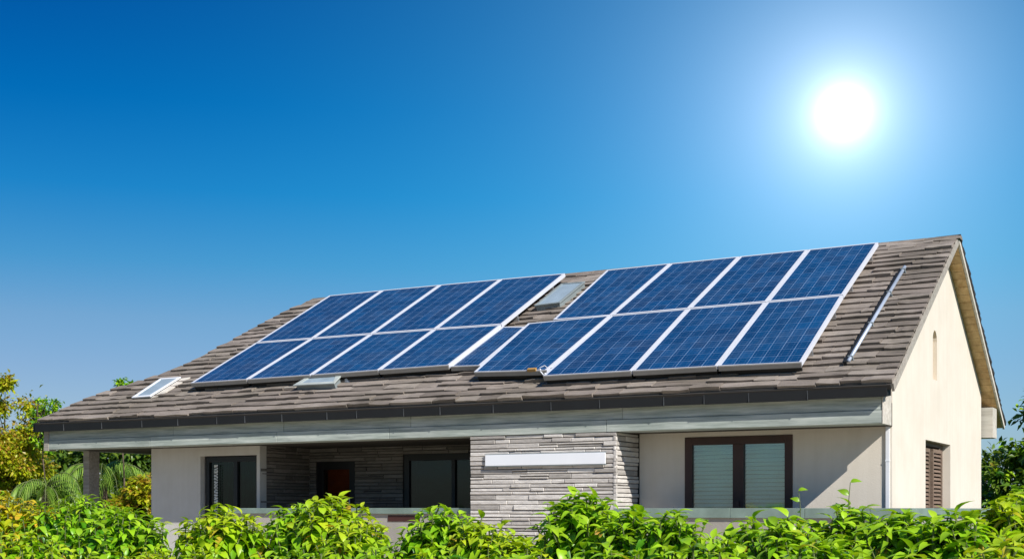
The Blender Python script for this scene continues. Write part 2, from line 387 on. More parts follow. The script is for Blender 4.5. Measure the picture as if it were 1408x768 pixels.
# gable verge: bargeboards front and back, planked soffit under the back overhang
v = MB()
lo = [rf(XO-.03, 0, -.16), rf(XO+.012, 0, -.16), rf(XO+.012, LS, -.16), rf(XO-.03, LS, -.16)]
hi = [rf(XO-.03, 0, -.003), rf(XO+.012, 0, -.003), rf(XO+.012, LS, -.003), rf(XO-.03, LS, -.003)]
v.hexa(lo, hi); v.build('bargeboard', M['trim'], house)
v = MB()
lo = [rf(XO-.03, -.12, -.125, 1), rf(XO+.02, -.12, -.125, 1), rf(XO+.02, LS, -.125, 1), rf(XO-.03, LS, -.125, 1)]
hi = [rf(XO-.03, -.12, -.02, 1), rf(XO+.02, -.12, -.02, 1), rf(XO+.02, LS, -.02, 1), rf(XO-.03, LS, -.02, 1)]
v.hexa(lo, hi); v.build('bargeboard', M['palewood'], house)
v = MB(); s = -.05
while s < LS-.15:
    s1 = min(s+.27, LS-.1); 
    v.hexa([rf(-.10, s, -.135, 1), rf(XO-.032, s, -.135, 1), rf(XO-.032, s1-.012, -.135, 1), rf(-.10, s1-.012, -.135, 1)],
           [rf(-.10, s, -.106, 1), rf(XO-.032, s, -.106, 1), rf(XO-.032, s1-.012, -.106, 1), rf(-.10, s1-.012, -.106, 1)]); s = s1
v.build('verge_soffit', M['soffit'], house)
v = MB(); rr = random.Random(8); s = -.12
while s < LS-.16:
    s1 = min(LS-.06, s+.235); a0 = rr.uniform(.10,.14) if s < LS-.6 else .08; xx = XO+rr.uniform(.018,.045)
    v.hexa([rf(XO-.5, s, .0, 1), rf(xx, s, -.012, 1), rf(xx, s1, -.012, 1), rf(XO-.5, s1, .0, 1)],
           [rf(XO-.5, s, a0-.02, 1), rf(xx, s, a0, 1), rf(xx, s1+.04, .065, 1), rf(XO-.5, s1+.04, .055, 1)]); s = s1
v.build('verge_tiles', M['verge'], house)
v = MB(); s = .9
v.hexa([rf(.0, .3, -.14), rf(XO-.032, .3, -.14), rf(XO-.032, LS-.1, -.14), rf(.0, LS-.1, -.14)], [rf(.0, .3, -.105), rf(XO-.032, .3, -.105), rf(XO-.032, LS-.1, -.105), rf(.0, LS-.1, -.105)])
v.build('verge_soffit', M['soffit'], house)

# ------------------------------------------------------------------ walls
GX0 = -.22
def ztop(y): 
    s = (min(y, 2*YR-y)-YG)/cs; return ZG + s*sn - .15/cs
def gable_wall():
    m = MB(); ybs = [1.105, 4.05, 4.78, 5.22, YR, 6.67, 10.6]
    for ya, yb in zip(ybs, ybs[1:]):
        zz = [(GZ, None)]
        holes = []
        if ya >= 4.05 and yb <= 6.67: holes.append((-1.0, 1.45))
        if ya == 4.78: holes.append((2.77, 3.83))
        z = GZ
        for (h0, h1) in holes:
            m.box(GX0, 0, ya, yb, z, h0); z = h1
        m.hexa([(GX0,ya,z),(0,ya,z),(0,yb,z),(GX0,yb,z)], [(GX0,ya,ztop(ya)),(0,ya,ztop(ya)),(0,yb,ztop(yb)),(GX0,yb,ztop(yb))])
    return m.build('wall', M['wall'], house)
gable_wall()
# rounded head of the slit window, recessed back
sl = MB(); 
for k in range(8):
    t0, t1 = math.pi*k/8, math.pi*(k+1)/8; yc, rr_ = 5.0, .22; zc = 3.61
    p0 = (yc+rr_*math.cos(t0), zc+rr_*math.sin(t0)); p1 = (yc+rr_*math.cos(t1), zc+rr_*math.sin(t1))
    sl.hexa([(GX0,p0[0],p0[1]),(-.002,p0[0],p0[1]),(-.002,p1[0],p1[1]),(GX0,p1[0],p1[1])],
            [(GX0,p0[0],3.835),(-.002,p0[0],3.835),(-.002,p1[0],3.835),(GX0,p1[0],3.835)])
sl.build('arch_head', M['wall'], house)
slit = MB().box(-.16, -.14, 4.78, 5.22, 2.77, 3.83).build('slit_window', M['tan'], house)
# gable window with louvred shutters in a recess
gw = MB()
gw.box(-.21,-.13,4.052,4.15,-.998,1.448); gw.box(-.21,-.13,6.10,6.20,-.998,1.448); gw.box(-.21,-.13,4.15,6.10,1.36,1.448); gw.box(-.21,-.13,4.15,6.10,-.998,-.9)
gw.box(-.215,-.17,6.2,6.668,-.998,1.448)
gwo = gw.build('window', M['shutter'], house)
tag(gwo, 'shuttered window recessed in the gable wall')
for (ya, yb, xx) in ((4.16, 5.02, -.10), (5.10, 6.08, -.06)):
    s_ = MB(); s_.box(xx-.05, xx, ya, ya+.08, -.95, 1.30); s_.box(xx-.05, xx, yb-.08, yb, -.95, 1.30); s_.box(xx-.05, xx, ya+.08, yb-.08, 1.22, 1.30)
    z = -.9
    while z < 1.2:
        s_.hexa([(xx-.045,ya+.08,z+.05),(xx-.005,ya+.08,z),(xx-.005,yb-.08,z),(xx-.045,yb-.08,z+.05)],
                [(xx-.045,ya+.08,z+.064),(xx-.005,ya+.08,z+.014),(xx-.005,yb-.08,z+.014),(xx-.045,yb-.08,z+.064)]); z += .085
    s_.build('shutter', M['shutter'], gwo)
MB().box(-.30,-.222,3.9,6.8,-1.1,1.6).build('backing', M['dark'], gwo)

def fwall(x0, x1, y, th, openings, m, name='wall', top=2.0):
    w = MB(); x = x0
    for (a_, b_, z0, z1) in openings:
        w.box(x, a_, y, y+th, GZ, top); w.box(a_, b_, y, y+th, z1, top)
        if z0 > GZ+.01: w.box(a_, b_, y, y+th, GZ, z0)
        x = b_
    w.box(x, x1, y, y+th, GZ, top); return w.build(name, m, house)
YF = 1.105
fwall(-5.18, GX0-.002, YF, .25, [(-4.17,-1.92,-.95,1.46)], M['wall'])
fwall(-18.93, -15.32, YF, .25, [(-17.25,-15.42,FL,1.34)], M['wallg'])
MB().box(-18.93,-18.68,YF+.25,10.6,GZ,2.0).build('wall', M['wallg'], house)
MB().box(-18.68,GX0,10.35,10.6,GZ,2.0).build('wall', M['wall'], house)

def stonework(name, p0, p1, nrm, z0, z1, m, seed, hmin=.06, hmax=.115, backing=None):
    """coursed ledge stone on the vertical strip p0->p1 (xy), facing nrm"""
    rr = random.Random(seed); s_ = MB(); p0 = Vector(p0); p1 = Vector(p1); Lw = (p1-p0).length; d = (p1-p0)/Lw; nn = Vector(nrm)
    z = z0
    while z < z1-.02:
        hh = rr.uniform(hmin, hmax); zt = min(z+hh, z1); x = 0
        if z1-zt < .04: zt = z1
        while x < Lw-.001:
            w = rr.uniform(.28, 1.05); xe = min(Lw, x+w)
            if Lw-xe < .15: xe = Lw
            parts = [(z, zt)] if rr.random() > .15 or zt-z < .10 else [(z, (z+zt)/2-.003), ((z+zt)/2+.003, zt)]
            for (za, zb) in parts:
                pr = rr.uniform(.012, .045); g = rr.uniform(.005,.009); ta = rr.uniform(-.006,.006); c_ = .008
                def P(t, zz, o): v_ = p0+d*t+nn*o; return (v_.x, v_.y, zz)
                xa, xb_ = x+g*.6, xe-g*.6; zc, zd = za+g+ta*.3, zb-g+ta*.3
                vs = [P(xa,zc,-.03),P(xb_,zc,-.03),P(xb_,zd,-.03),P(xa,zd,-.03),
                      P(xa,zc,pr-.012),P(xb_,zc,pr-.012),P(xb_,zd,pr-.012),P(xa,zd,pr-.012),
                      P(xa+c_,zc+c_+rr.uniform(0,.008),pr+ta),P(xb_-c_,zc+c_+rr.uniform(0,.008),pr-ta),P(xb_-c_,zd-c_-rr.uniform(0,.008),pr-ta),P(xa+c_,zd-c_-rr.uniform(0,.008),pr+ta)]
                fs = [(8,9,10,11)]+[(i,(i+1)%4,4+(i+1)%4,4+i) for i in range(4)]+[(4+i,4+(i+1)%4,8+(i+1)%4,8+i) for i in range(4)]
                s_.add(vs, fs)
            x = xe
        z = zt
    return s_.build(name, m, house if backing is None else backing)
# stone block
core = MB().box(-8.60,-5.23,.04,3.0,GZ,2.0).build('stone_wall', M['mortar'], house)
stonework('stone_cladding', (-8.63,.035), (-5.20,.035), (0,-1), GZ, ZB-.003, M['stone'], 21, backing=core)
stonework('stone_cladding', (-5.235,.0), (-5.235,YF), (1,0), GZ, ZB-.003, M['stone'], 22, backing=core)
# porch: side wall, back wall
YP = 3.1
core2 = MB().box(-15.60,-15.36,YF+.252,YP,GZ,2.0).build('stone_wall', M['mortar'], house)
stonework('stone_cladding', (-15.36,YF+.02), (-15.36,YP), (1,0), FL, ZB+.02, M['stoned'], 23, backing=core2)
pw = MB()
for (x0, x1, z0, z1) in ((-15.36,-15.15,FL,2), (-15.15,-13.92,1.22,2), (-13.92,-12.45,FL,2), (-12.45,-9.9,1.36,2), (-9.9,-8.62,FL,2)):
    pw.box(x0, x1, YP+.03, YP+.25, z0, z1)
core3 = pw.build('stone_wall', M['mortar'], house)
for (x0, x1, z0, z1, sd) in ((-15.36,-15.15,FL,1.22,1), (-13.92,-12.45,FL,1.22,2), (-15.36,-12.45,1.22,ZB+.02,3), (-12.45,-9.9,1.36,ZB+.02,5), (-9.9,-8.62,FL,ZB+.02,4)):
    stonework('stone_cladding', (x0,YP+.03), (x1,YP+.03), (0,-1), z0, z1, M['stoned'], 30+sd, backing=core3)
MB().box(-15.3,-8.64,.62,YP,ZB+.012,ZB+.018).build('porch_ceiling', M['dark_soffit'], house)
MB().box(-21.4,.5,-.3,11.0,GZ-.05,FL).build('terrace_slab', M['paving'], house)

def window(x0, x1, z0, z1, y, fw, frm, glass, mull=(), mw=.09, name='window', label=None, depth=.10):
    f = MB(); f.box(x0,x0+fw,y,y+depth,z0,z1); f.box(x1-fw,x1,y,y+depth,z0,z1); f.box(x0+fw,x1-fw,y,y+depth,z1-fw,z1); f.box(x0+fw,x1-fw,y,y+depth,z0,z0+fw)
    for mx in mull: f.box(mx-mw,mx+mw,y-.006,y+depth,z0+fw,z1-fw)
    o = f.build(name, frm, house, bevel=.004); 
    if label: tag(o, label)
    xs = [x0+fw]+[t for mx in mull for t in (mx-mw, mx+mw)]+[x1-fw]
    for k in range(0, len(xs), 2):
        MB().box(xs[k],xs[k+1],y+depth*.5,y+depth*.5+.012,z0+fw,z1-fw).build('pane', glass, o)
    return o
w1 = window(-4.17,-1.92,-.95,1.46,YF-.02,.16,M['dark_frame'],M['glass'],(-3.03,),.115,label='two pane brown window with white blinds')
for (xa, xb_) in ((-4.01,-3.145),(-2.915,-2.08)):
    bl = MB(); z = 1.28; rr = random.Random(int(-xa*10))
    while z > -.85:
        d1 = rr.uniform(-.006,.006)
        bl.hexa([(xa-.02,YF+.16,z+d1),(xb_+.02,YF+.16,z-d1),(xb_+.02,YF+.215,z+.062-d1),(xa-.02,YF+.215,z+.062+d1)],
                [(xa-.02,YF+.155,z+.008+d1),(xb_+.02,YF+.155,z+.008-d1),(xb_+.02,YF+.21,z+.070-d1),(xa-.02,YF+.21,z+.070+d1)]); z -= .082
    bl.build('blind', M['blind'], w1)
MB().box(-4.17,-1.92,YF+.26,YF+.28,-.95,1.46).build('backing', M['slate'], w1)
MB().box(-4.24,-1.85,YF-.05,YF-.021,-1.02,-.952).build('sill', M['wall'], w1)
w2 = window(-17.20,-15.42,FL+.02,1.32,YF+.12,.13,M['black_frame'],M['dglass'],(-16.2,),.06,name='sliding_door',label='dark two pane sliding door with bead curtain')
cu = MB()
for k in range(44):
    x0 = -16.95+k*.035; yy = YF+.36+.03*math.sin(k*1.3); cu.box(x0, x0+.036, yy, yy+.02, FL+.1, 1.25)
cu.build('curtain', M['curtain'], w2)
rr = random.Random(2)
for k in range(3):
    z = 1.12; pf = []
    while z > -.6:
        hh = rr.uniform(.03,.07); pf += [(.003,z), (.017,z-.01), (.017,z-hh+.01), (.003,z-hh)]; z -= hh+rr.uniform(.01,.04)
    MB().lathe((-16.86+k*.05, YF+.10-.012*k, 0), pf[::-1], 8).build('bead_curtain', M['lace'], w2)
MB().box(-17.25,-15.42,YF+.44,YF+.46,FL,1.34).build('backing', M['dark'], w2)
dr = window(-15.15,-13.92,FL,1.22,YP+.05,.20,M['black_frame'],M['bglass'],(),name='door',label='dark front door with amber glass panel')
MB().box(-15.0,-14.1,YP+.30,YP+.32,FL,1.22).build('backing', M['amber'], dr)
wh = MB(); wh.box(-3.06,-3.0,YF-.06,YF-.03,-.1,.16); wh.build('handle', M['dark_frame'], w1, bevel=.003)
hd = MB(); hd.tube((-14.06,YP-.02,.0),(-14.06,YP-.02,.3),.018); hd.tube((-14.06,YP-.02,.02),(-14.06,YP+.06,.02),.012); hd.tube((-14.06,YP-.02,.28),(-14.06,YP+.06,.28),.012)
hd.build('handle', M['steel'], dr)
w3 = window(-12.45,-9.9,FL,1.36,YP+.05,.16,M['black_frame'],M['dglass'],(-11.0,),.05,name='sliding_door',label='wide dark glazed door in the shaded porch')
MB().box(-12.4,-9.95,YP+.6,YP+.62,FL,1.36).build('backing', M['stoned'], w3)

# downpipe at the right corner, posts of the open left corner
dp = MB(); dp.box(-.115,-.045,1.062,1.10,GZ,ZB+.04); dp.box(-.122,-.038,1.056,1.103,.9,.93); dp.box(-.122,-.038,1.056,1.103,-.6,-.57)
dp.build('downpipe', M['white'], house, bevel=.003)
MB().box(-21.35,-21.13,1.05,1.42,GZ,ZB).build('post', M['trim'], house, bevel=.006)

# ------------------------------------------------------------------ skylights (parts of the house)
def quad_frame(m, Q, h0, h1, fw):
    c_ = [sum(p[0] for p in Q)/4, sum(p[1] for p in Q)/4]
    inn = []
    fb = fw
    if isinstance(fw, tuple): fw, fb = fw
    for p, sx, sy in zip(Q, (1,-1,-1,1), (1,1,-1,-1)):
        fy = fb if sy > 0 else fw; lean = (Q[3][0]-Q[0][0])/(Q[3][1]-Q[0][1]); inn.append((p[0]+sx*fw*1.15+sy*fy*lean, p[1]+sy*fy))
    for i in range(4):
        j = (i+1) % 4
        m.hexa([rf(*Q[i],h0), rf(*Q[j],h0), rf(*inn[j],h0), rf(*inn[i],h0)], [rf(*Q[i],h1), rf(*Q[j],h1), rf(*inn[j],h1), rf(*inn[i],h1)])
    return inn
def skylight(Q, ht, frm, lab, fw=.06, curb=.06):
    m = MB(); inn = quad_frame(m, Q, ht-.035, ht, fw)
    o = m.build('skylight', frm, house, bevel=.004); tag(o, lab)
    k = MB(); Q2 = [(p[0]+(q_[0]-p[0])*.4, p[1]+(q_[1]-p[1])*.4) for p, q_ in zip(Q, inn)]
    quad_frame(k, Q2, .0, ht-.036, curb*.6); k.build('curb', M['slate'], o)
    p = MB(); p.hexa([rf(*t, ht-.03) for t in inn], [rf(*t, ht-.015) for t in inn]); p.build('pane', M['sglass'], o)
    fl = MB(); fl.hexa([rf(*t, .06) for t in inn], [rf(*t, .064) for t in inn]); fl.build('shade', M['blind'], o)
    return o
k1 = skylight([(-19.08,.96),(-18.45,.98),(-18.27,2.05),(-18.98,2.05)], .13, M['white'], 'skylight by the hip, white framed and slightly tilted', .07)
# its opened side flap
fl = MB(); fl.hexa([rf(-18.44,.98,.06), rf(-18.22,1.1,.05), rf(-18.02,2.12,.05), rf(-18.26,2.05,.06)], [rf(-18.44,.98,.085), rf(-18.22,1.1,.075), rf(-18.02,2.12,.075), rf(-18.26,2.05,.085)])
fl.build('flashing', M['palewood'], k1)
# low wedge shaped skylight box below the left array
k2 = skylight([(-13.80,.93),(-12.58,.91),(-12.66,1.50),(-13.60,1.56)], .22, M['greywhite'], 'low pale skylight box below the left panels', .11)
m = MB(); m.hexa([rf(-12.78,1.38,.03), rf(-12.48,1.28,.03), rf(-12.45,1.42,.03), rf(-12.74,1.5,.03)], [rf(-12.72,1.50,.27), rf(-12.66,1.48,.27), rf(-12.66,1.52,.27), rf(-12.72,1.54,.27)])
m.build('flashing', M['white'], k2)
m = MB(); m.box(-14.75,-14.1,.0,.02,0,.01)
m = MB(); m.hexa([rf(-14.72,1.06,.05), rf(-13.9,1.08,.05), rf(-13.9,1.16,.05), rf(-14.72,1.14,.05)], [rf(-14.72,1.06,.09), rf(-13.9,1.08,.09), rf(-13.9,1.16,.09), rf(-14.72,1.14,.09)])
m.build('batten', M['trim'], k2)
k3 = skylight([(-9.08,4.72),(-8.42,4.78),(-8.26,6.02),(-8.92,6.04)], .20, M['slate'], 'grey framed skylight high on the roof in the gap between the arrays', .055)

# ------------------------------------------------------------------ solar panels
H = .29; TH = .085
def panel(Q, label, h=H, side_dark=False):
    c_ = (sum(p[0] for p in Q)/4, sum(p[1] for p in Q)/4); base = rf(*c_, .05)
    root = empty('solar_panel', base, label, 'solar panel', 'solar panels on the roof')
    f = MB(); inn = quad_frame(f, Q, h-TH, h, (.044, .018) if side_dark else .044)
    f.build('frame', M['pframe'], root)
    e = MB(); (xa, sa), (xb, sb) = Q[0], Q[1]                      # grey lower edge rail
    e.hexa([rf(xa+.01, sa-.03, h-TH-.02), rf(xb-.01, sb-.03, h-TH-.02), rf(xb-.01, sb-.002, h-TH-.02), rf(xa+.01, sa-.002, h-TH-.02)],
           [rf(xa+.01, sa-.022, h-.012), rf(xb-.01, sb-.022, h-.012), rf(xb-.01, sb-.002, h-.012), rf(xa+.01, sa-.002, h-.012)])
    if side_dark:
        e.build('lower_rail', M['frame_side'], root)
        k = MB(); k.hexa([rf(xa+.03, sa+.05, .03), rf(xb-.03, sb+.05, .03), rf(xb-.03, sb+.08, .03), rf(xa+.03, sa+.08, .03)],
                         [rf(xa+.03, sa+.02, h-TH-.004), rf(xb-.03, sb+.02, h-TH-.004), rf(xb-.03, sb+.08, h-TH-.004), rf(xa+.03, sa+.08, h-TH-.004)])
        k.build('gap_shade_strip', M['black'], root)  # black strip in place of the shadow in the gap under the panel
    p = MB(); p.add([rf(*t, h-.008) for t in inn], [(0,1,2,3)]); p.uv[0] = [(0,0),(1,0),(1,1),(0,1)]
    p.build('cell_sheet', M['cells'], root)
    b = MB(); b.add([rf(*t, h-.03) for t in inn], [(3,2,1,0)]); b.build('back_sheet', M['back'], root)
    for t in (.22, .78):
        r_ = MB(); pa = (Q[0][0]*(1-t)+Q[3][0]*t, Q[0][1]*(1-t)+Q[3][1]*t); pb = (Q[1][0]*(1-t)+Q[2][0]*t, Q[1][1]*(1-t)+Q[2][1]*t)
        r_.hexa([rf(pa[0],pa[1],.055), rf(pb[0],pb[1],.055), rf(pb[0],pb[1]+.06,.055), rf(pa[0],pa[1]+.06,.055)],
                [rf(pa[0],pa[1],h-TH-.003), rf(pb[0],pb[1],h-TH-.003), rf(pb[0],pb[1]+.06,h-TH-.003), rf(pa[0],pa[1]+.06,h-TH-.003)])
        r_.build('mounting_rail', M['steel'], root)
    return root
LT = [(-16.42,6.60),(-14.62,6.60),(-12.76,6.58),(-10.90,6.56),(-9.03,6.52)]
LM = [(-16.88,3.66),(-15.02,3.65),(-13.16,3.64),(-11.28,3.62),(-9.40,3.58)]
LB = [(-17.32,1.36),(-15.49,1.37),(-13.56,1.39),(-11.62,1.43),(-9.72,1.46)]
RT = [(-7.87,6.45),(-6.19,6.48),(-4.47,6.50),(-2.85,6.51),(-1.27,6.53)]
RM = [(-8.65,3.50),(-6.59,3.60),(-4.75,3.64),(-3.01,3.67),(-1.39,3.71)]
RB = [(-8.83,.96),(-6.98,.62),(-4.95,.62),(-3.14,.62),(-1.45,.58)]
def sh(L_, ds=-.10): return [(x+.03+.05*(-x-1.3)/16, s_+ds) for x, s_ in L_]
LT, RT = sh(LT, -.04), sh(RT, -.04); LM, RM, LB, RB = sh(LM), sh(RM), sh(LB), sh(RB)
g_ = .012
def cell(bot, topr, i, **k): return [(bot[i][0]+g_,bot[i][1]+g_),(bot[i+1][0]-g_,bot[i+1][1]+g_),(topr[i+1][0]-g_,topr[i+1][1]-g_),(topr[i][0]+g_,topr[i][1]-g_)]
pos = ['first', 'second', 'third', 'fourth']
for i in range(4):
    panel(cell(LM, LT, i), f'{pos[i]} blue solar panel from the left in the upper row of the left array')
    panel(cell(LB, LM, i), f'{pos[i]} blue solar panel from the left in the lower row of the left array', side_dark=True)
    if i == 0: q_ = [(-8.02+g_,RM[1][1]+.01), (RM[1][0]-g_, RM[1][1]+.01), (RT[1][0]-g_, RT[1][1]), (RT[0][0]+g_, RT[0][1])]
    else: q_ = cell(RM, RT, i)
    panel(q_, f'{pos[i]} blue solar panel from the left in the upper row of the right array')
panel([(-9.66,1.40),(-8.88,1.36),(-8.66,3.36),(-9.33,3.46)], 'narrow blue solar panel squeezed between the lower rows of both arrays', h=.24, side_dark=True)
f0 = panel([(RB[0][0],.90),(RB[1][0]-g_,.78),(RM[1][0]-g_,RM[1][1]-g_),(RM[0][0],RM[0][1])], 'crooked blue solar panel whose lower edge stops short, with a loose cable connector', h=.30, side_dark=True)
for i in range(1, 4):
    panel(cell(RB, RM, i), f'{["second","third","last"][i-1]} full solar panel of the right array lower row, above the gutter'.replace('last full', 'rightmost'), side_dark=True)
cb = MB(); cb.hexa([rf(-7.40,.77,.28), rf(-7.2,.77,.28), rf(-7.2,.84,.28), rf(-7.40,.84,.28)], [rf(-7.40,.77,.34), rf(-7.2,.77,.34), rf(-7.2,.84,.34), rf(-7.40,.84,.34)])
cb.build('cable_connector', M['orange'], f0)
cb = MB(); pts = [(-7.22,.88,.27),(-7.12,.84,.3),(-7.08,.76,.27),(-7.0,.70,.22),(-6.94,.68,.27)]
for p_, q2 in zip(pts, pts[1:]): cb.tube(rf(*p_), rf(*q2), .014, n=6)
pts = [(-7.2,.93,.28),(-7.08,.98,.31),(-6.98,.9,.29),(-6.86,.96,.28)]
for p_, q2 in zip(pts, pts[1:]): cb.tube(rf(*p_), rf(*q2), .010, n=6)
cb.build('cable', M['white'], f0)

# loose metal conduit on the tiles near the gable
pr = empty('metal_conduit', rf(-.56,3,.05), 'long silver metal conduit lying up the roof slope beside the right array', 'conduit')
c = MB(); c.tube(rf(-.64,.78,.12), rf(-.47,5.3,.12), .036, n=12); c.build('pipe', M['conduit'], pr, smooth=True)
c = MB()
c.hexa([rf(-.73,.74,.055), rf(-.67,.74,.055), rf(-.50,5.2,.055), rf(-.56,5.2,.055)], [rf(-.73,.74,.13), rf(-.67,.74,.13), rf(-.50,5.2,.13), rf(-.56,5.2,.13)])
c.build('channel', M['gutter'], pr)
for s_ in (.9, 2.4, 3.9, 5.1):
    c = MB(); xx = -.64+.17*(s_-.78)/4.5; c.hexa([rf(xx-.06,s_,.05), rf(xx+.06,s_,.05), rf(xx+.06,s_+.03,.05), rf(xx-.06,s_+.03,.05)], [rf(xx-.045,s_,.162), rf(xx+.045,s_,.162), rf(xx+.045,s_+.03,.162), rf(xx-.045,s_+.03,.162)])
    c.build('clip', M['slate'], pr)

# plaque on the stone block
pl = empty('blank_plaque', (-6.85,0,.92), 'long blank white plaque fixed to the stone wall', 'plaque')
MB().box(-8.22,-5.42,-.060,-.030,.915,1.145).build('board', M['plaque'], pl, bevel=.004)
f = MB(); f.box(-8.24,-5.40,-.052,-.03,.895,.914); f.box(-8.24,-5.40,-.052,-.03,1.146,1.162); f.build('edge_trim', M['slate'], pl)

# ------------------------------------------------------------------ garden walls with painted cap
def low_wall(lab, segs):
    (x0, y0) = segs[0][:2]; root = empty('garden_wall', (x0, y0, GZ), lab, 'garden wall')
    for (xa, xb_, ya, yb, zc) in segs:
        pass
    return root
r1 = empty('garden_wall', (-2.3, -.5, GZ), 'low pale garden wall with grey-green cap running past the window and gable', 'garden wall', None)
MB().box(-5.17,.62,-.12,.10,GZ,-.165).build('wall_base', M['base'], r1)
MB().box(.40,.62,.10,10.5,GZ,-.165).build('wall_base', M['base'], r1)
c = MB(); x = -5.18
for x1 in (-3.9,-2.75,-1.3,-.1,.66):
    c.box(x, x1-.006, -.17, .15, -.165, .022); x = x1
y = .15
for y1 in (2.2,4.3,6.4,8.5,10.5): c.box(.36,.66,y,y1-.006,-.165,.022); y = y1
c.build('coping', M['capm'], r1, bevel=.006)
r2 = empty('garden_wall', (-12, .3, GZ), 'low stone parapet with pale cap in front of the shaded porch', 'parapet', None)
MB().box(-15.5,-8.64,.30,.50,GZ,-.10).build('wall_base', M['base'], r2)
MB().box(-10.95,-10.1,.288,.298,-.27,-.13).build('slot', M['slot'], r2)
c = MB()
x = -15.6
for x1 in (-13.6,-11.6,-10.0,-8.64): c.box(x, x1-.006, .24, .56, -.10, .03); x = x1
c.build('coping', M['capm'], r2, bevel=.006)

# ------------------------------------------------------------------ foliage
def leaf_proto(L, Wd, curve, fold, n=4):
    vs = []; fs = []
    for i in range(n+1):
        t = i/n; w = Wd*math.sin(math.pi*min(1, max(0, t**.75)))*.5
        if i in (0, n): w = .002
        x = L*t*(1-.15*curve*t); z = -curve*L*.5*t*t
        vs += [(x,-w,z+fold*w), (x,0,z), (x,w,z+fold*w)]
    for i in range(n):
        a_ = 3*i; fs += [(a_,a_+3,a_+4,a_+1),(a_+1,a_+4,a_+5,a_+2)]
    return np.array(vs), np.array(fs)
def flat_leaf(L, Wd):
    return np.array([(0,0,0),(L*.45,-Wd/2,.04*L),(L,0,-.12*L),(L*.45,Wd/2,.04*L)]), np.array([(0,1,2,3)])
def leaves_mesh(name, proto, T, young, m, parent, org):
    """T: list of (pos, dir, up, scale) in plan units"""
    V, F = proto; nl = len(T); k = len(V)
    P = np.array([t[0] for t in T]); X = np.array([t[1] for t in T]); U = np.array([t[2] for t in T]); sc = np.array([t[3] for t in T])
    X /= np.linalg.norm(X, axis=1)[:,None]+1e-9
    Y = np.cross(U, X); Y /= np.linalg.norm(Y, axis=1)[:,None]+1e-9; Z = np.cross(X, Y)
    wv = sc[:,None,None]*(V[None,:,0,None]*X[:,None,:]+V[None,:,1,None]*Y[:,None,:]+V[None,:,2,None]*Z[:,None,:])+P[:,None,:]
    wv = wv.reshape(-1,3)*S+np.array([0,0,EZ])-np.array(org)
    ff = (F[None]+(np.arange(nl)*k)[:,None,None]).reshape(-1,4)
    me = bpy.data.meshes.new(name)
    me.vertices.add(len(wv)); me.vertices.foreach_set('co', wv.ravel())
    me.loops.add(ff.size); me.loops.foreach_set('vertex_index', ff.ravel().astype(np.int32))
    me.polygons.add(len(ff)); me.polygons.foreach_set('loop_start', (np.arange(len(ff))*4).astype(np.int32)); 
    me.polygons.foreach_set('use_smooth', np.ones(len(ff), dtype=bool))
    me.update(calc_edges=True)
    at_ = me.attributes.new('young', 'FLOAT', 'POINT'); at_.data.foreach_set('value', np.repeat(np.array(young), k).astype(np.float32))
    me.materials.append(m); o = bpy.data.objects.new(name, me); col.objects.link(o); o.parent = parent; return o
ML = dict(
 autumn=m_leaf('autumn_leaf', [(0,(.12,.30,.006)),(.4,(.30,.48,.008)),(.65,(.48,.55,.012)),(.85,(.62,.45,.02)),(1,(.62,.26,.04))], tint=(.72,.55,.03), trans=.34),
 hedge=m_leaf('hedge_leaf', [(0,(.02,.09,.004)),(.35,(.08,.28,.006)),(.7,(.22,.50,.010)),(.965,(.36,.62,.015)),(.985,(.48,.28,.05))], tint=(.48,.70,.03)),
 lemon=m_leaf('lemon_leaf', [(0,(.05,.18,.005)),(.3,(.18,.42,.007)),(.7,(.32,.58,.010)),(.95,(.50,.60,.018)),(.98,(.58,.30,.05))], tint=(.58,.68,.03)),
 amber=m_leaf('amber_leaf', [(0,(.16,.20,.02)),(.4,(.28,.30,.02)),(.75,(.42,.30,.03)),(1,(.48,.22,.04))], tint=(.5,.28,.05)),
 dark=m_leaf('dark_leaf', [(0,(.015,.045,.010)),(.5,(.035,.09,.014)),(1,(.08,.17,.02))], tint=(.16,.26,.03), trans=.3),
 mid=m_leaf('mid_leaf', [(0,(.035,.09,.010)),(.5,(.07,.17,.014)),(1,(.15,.27,.02))], tint=(.25,.32,.03)),
 palm=m_leaf('palm_leaf', [(0,(.09,.20,.03)),(.5,(.17,.32,.04)),(1,(.30,.44,.08))], tint=(.25,.35,.05), trans=.3),
 gold=m_leaf('gold_leaf', [(0,(.16,.28,.008)),(.45,(.34,.46,.010)),(.8,(.50,.56,.015)),(1,(.62,.50,.03))], tint=(.62,.58,.03), trans=.45),
 dry=m_leaf('dry_leaf', [(0,(.20,.10,.04)),(1,(.38,.24,.08))], tint=(.4,.2,.05)),
)
def shoot(T, Yg, base, axis, ln, nl, ls, r_):
    """whorls of drooping leaves along a shoot; returns tip"""
    axis = np.array(axis)/np.linalg.norm(axis); up = np.array([0,0,1.])
    s1 = np.cross(axis, [.3,.9,.1]); s1 /= np.linalg.norm(s1); s2 = np.cross(axis, s1); ph = r_.uniform(0, 6.28)
    for i in range(nl):
        t = .25+.75*i/(nl-1); ph += 2.4+r_.uniform(-.3,.3)
        el = R(-42+92*t**2.4+r_.uniform(-16,16))
        d = math.cos(el)*(math.cos(ph)*s1+math.sin(ph)*s2)+math.sin(el)*axis
        sc = ls*r_.uniform(.7,1.2)*(1.0 if t < .8 else .72)
        T.append((np.array(base)+axis*ln*t, d, axis*.8+up*.5+r_.normal(0,.15,3), sc)); Yg.append(max(0, min(1, (t-.55)*1.5+r_.uniform(-.3,.2))))
PROTO_H = [leaf_proto(1, .48, 1.1, .35, 5), leaf_proto(1, .42, 1.35, .45, 5)]
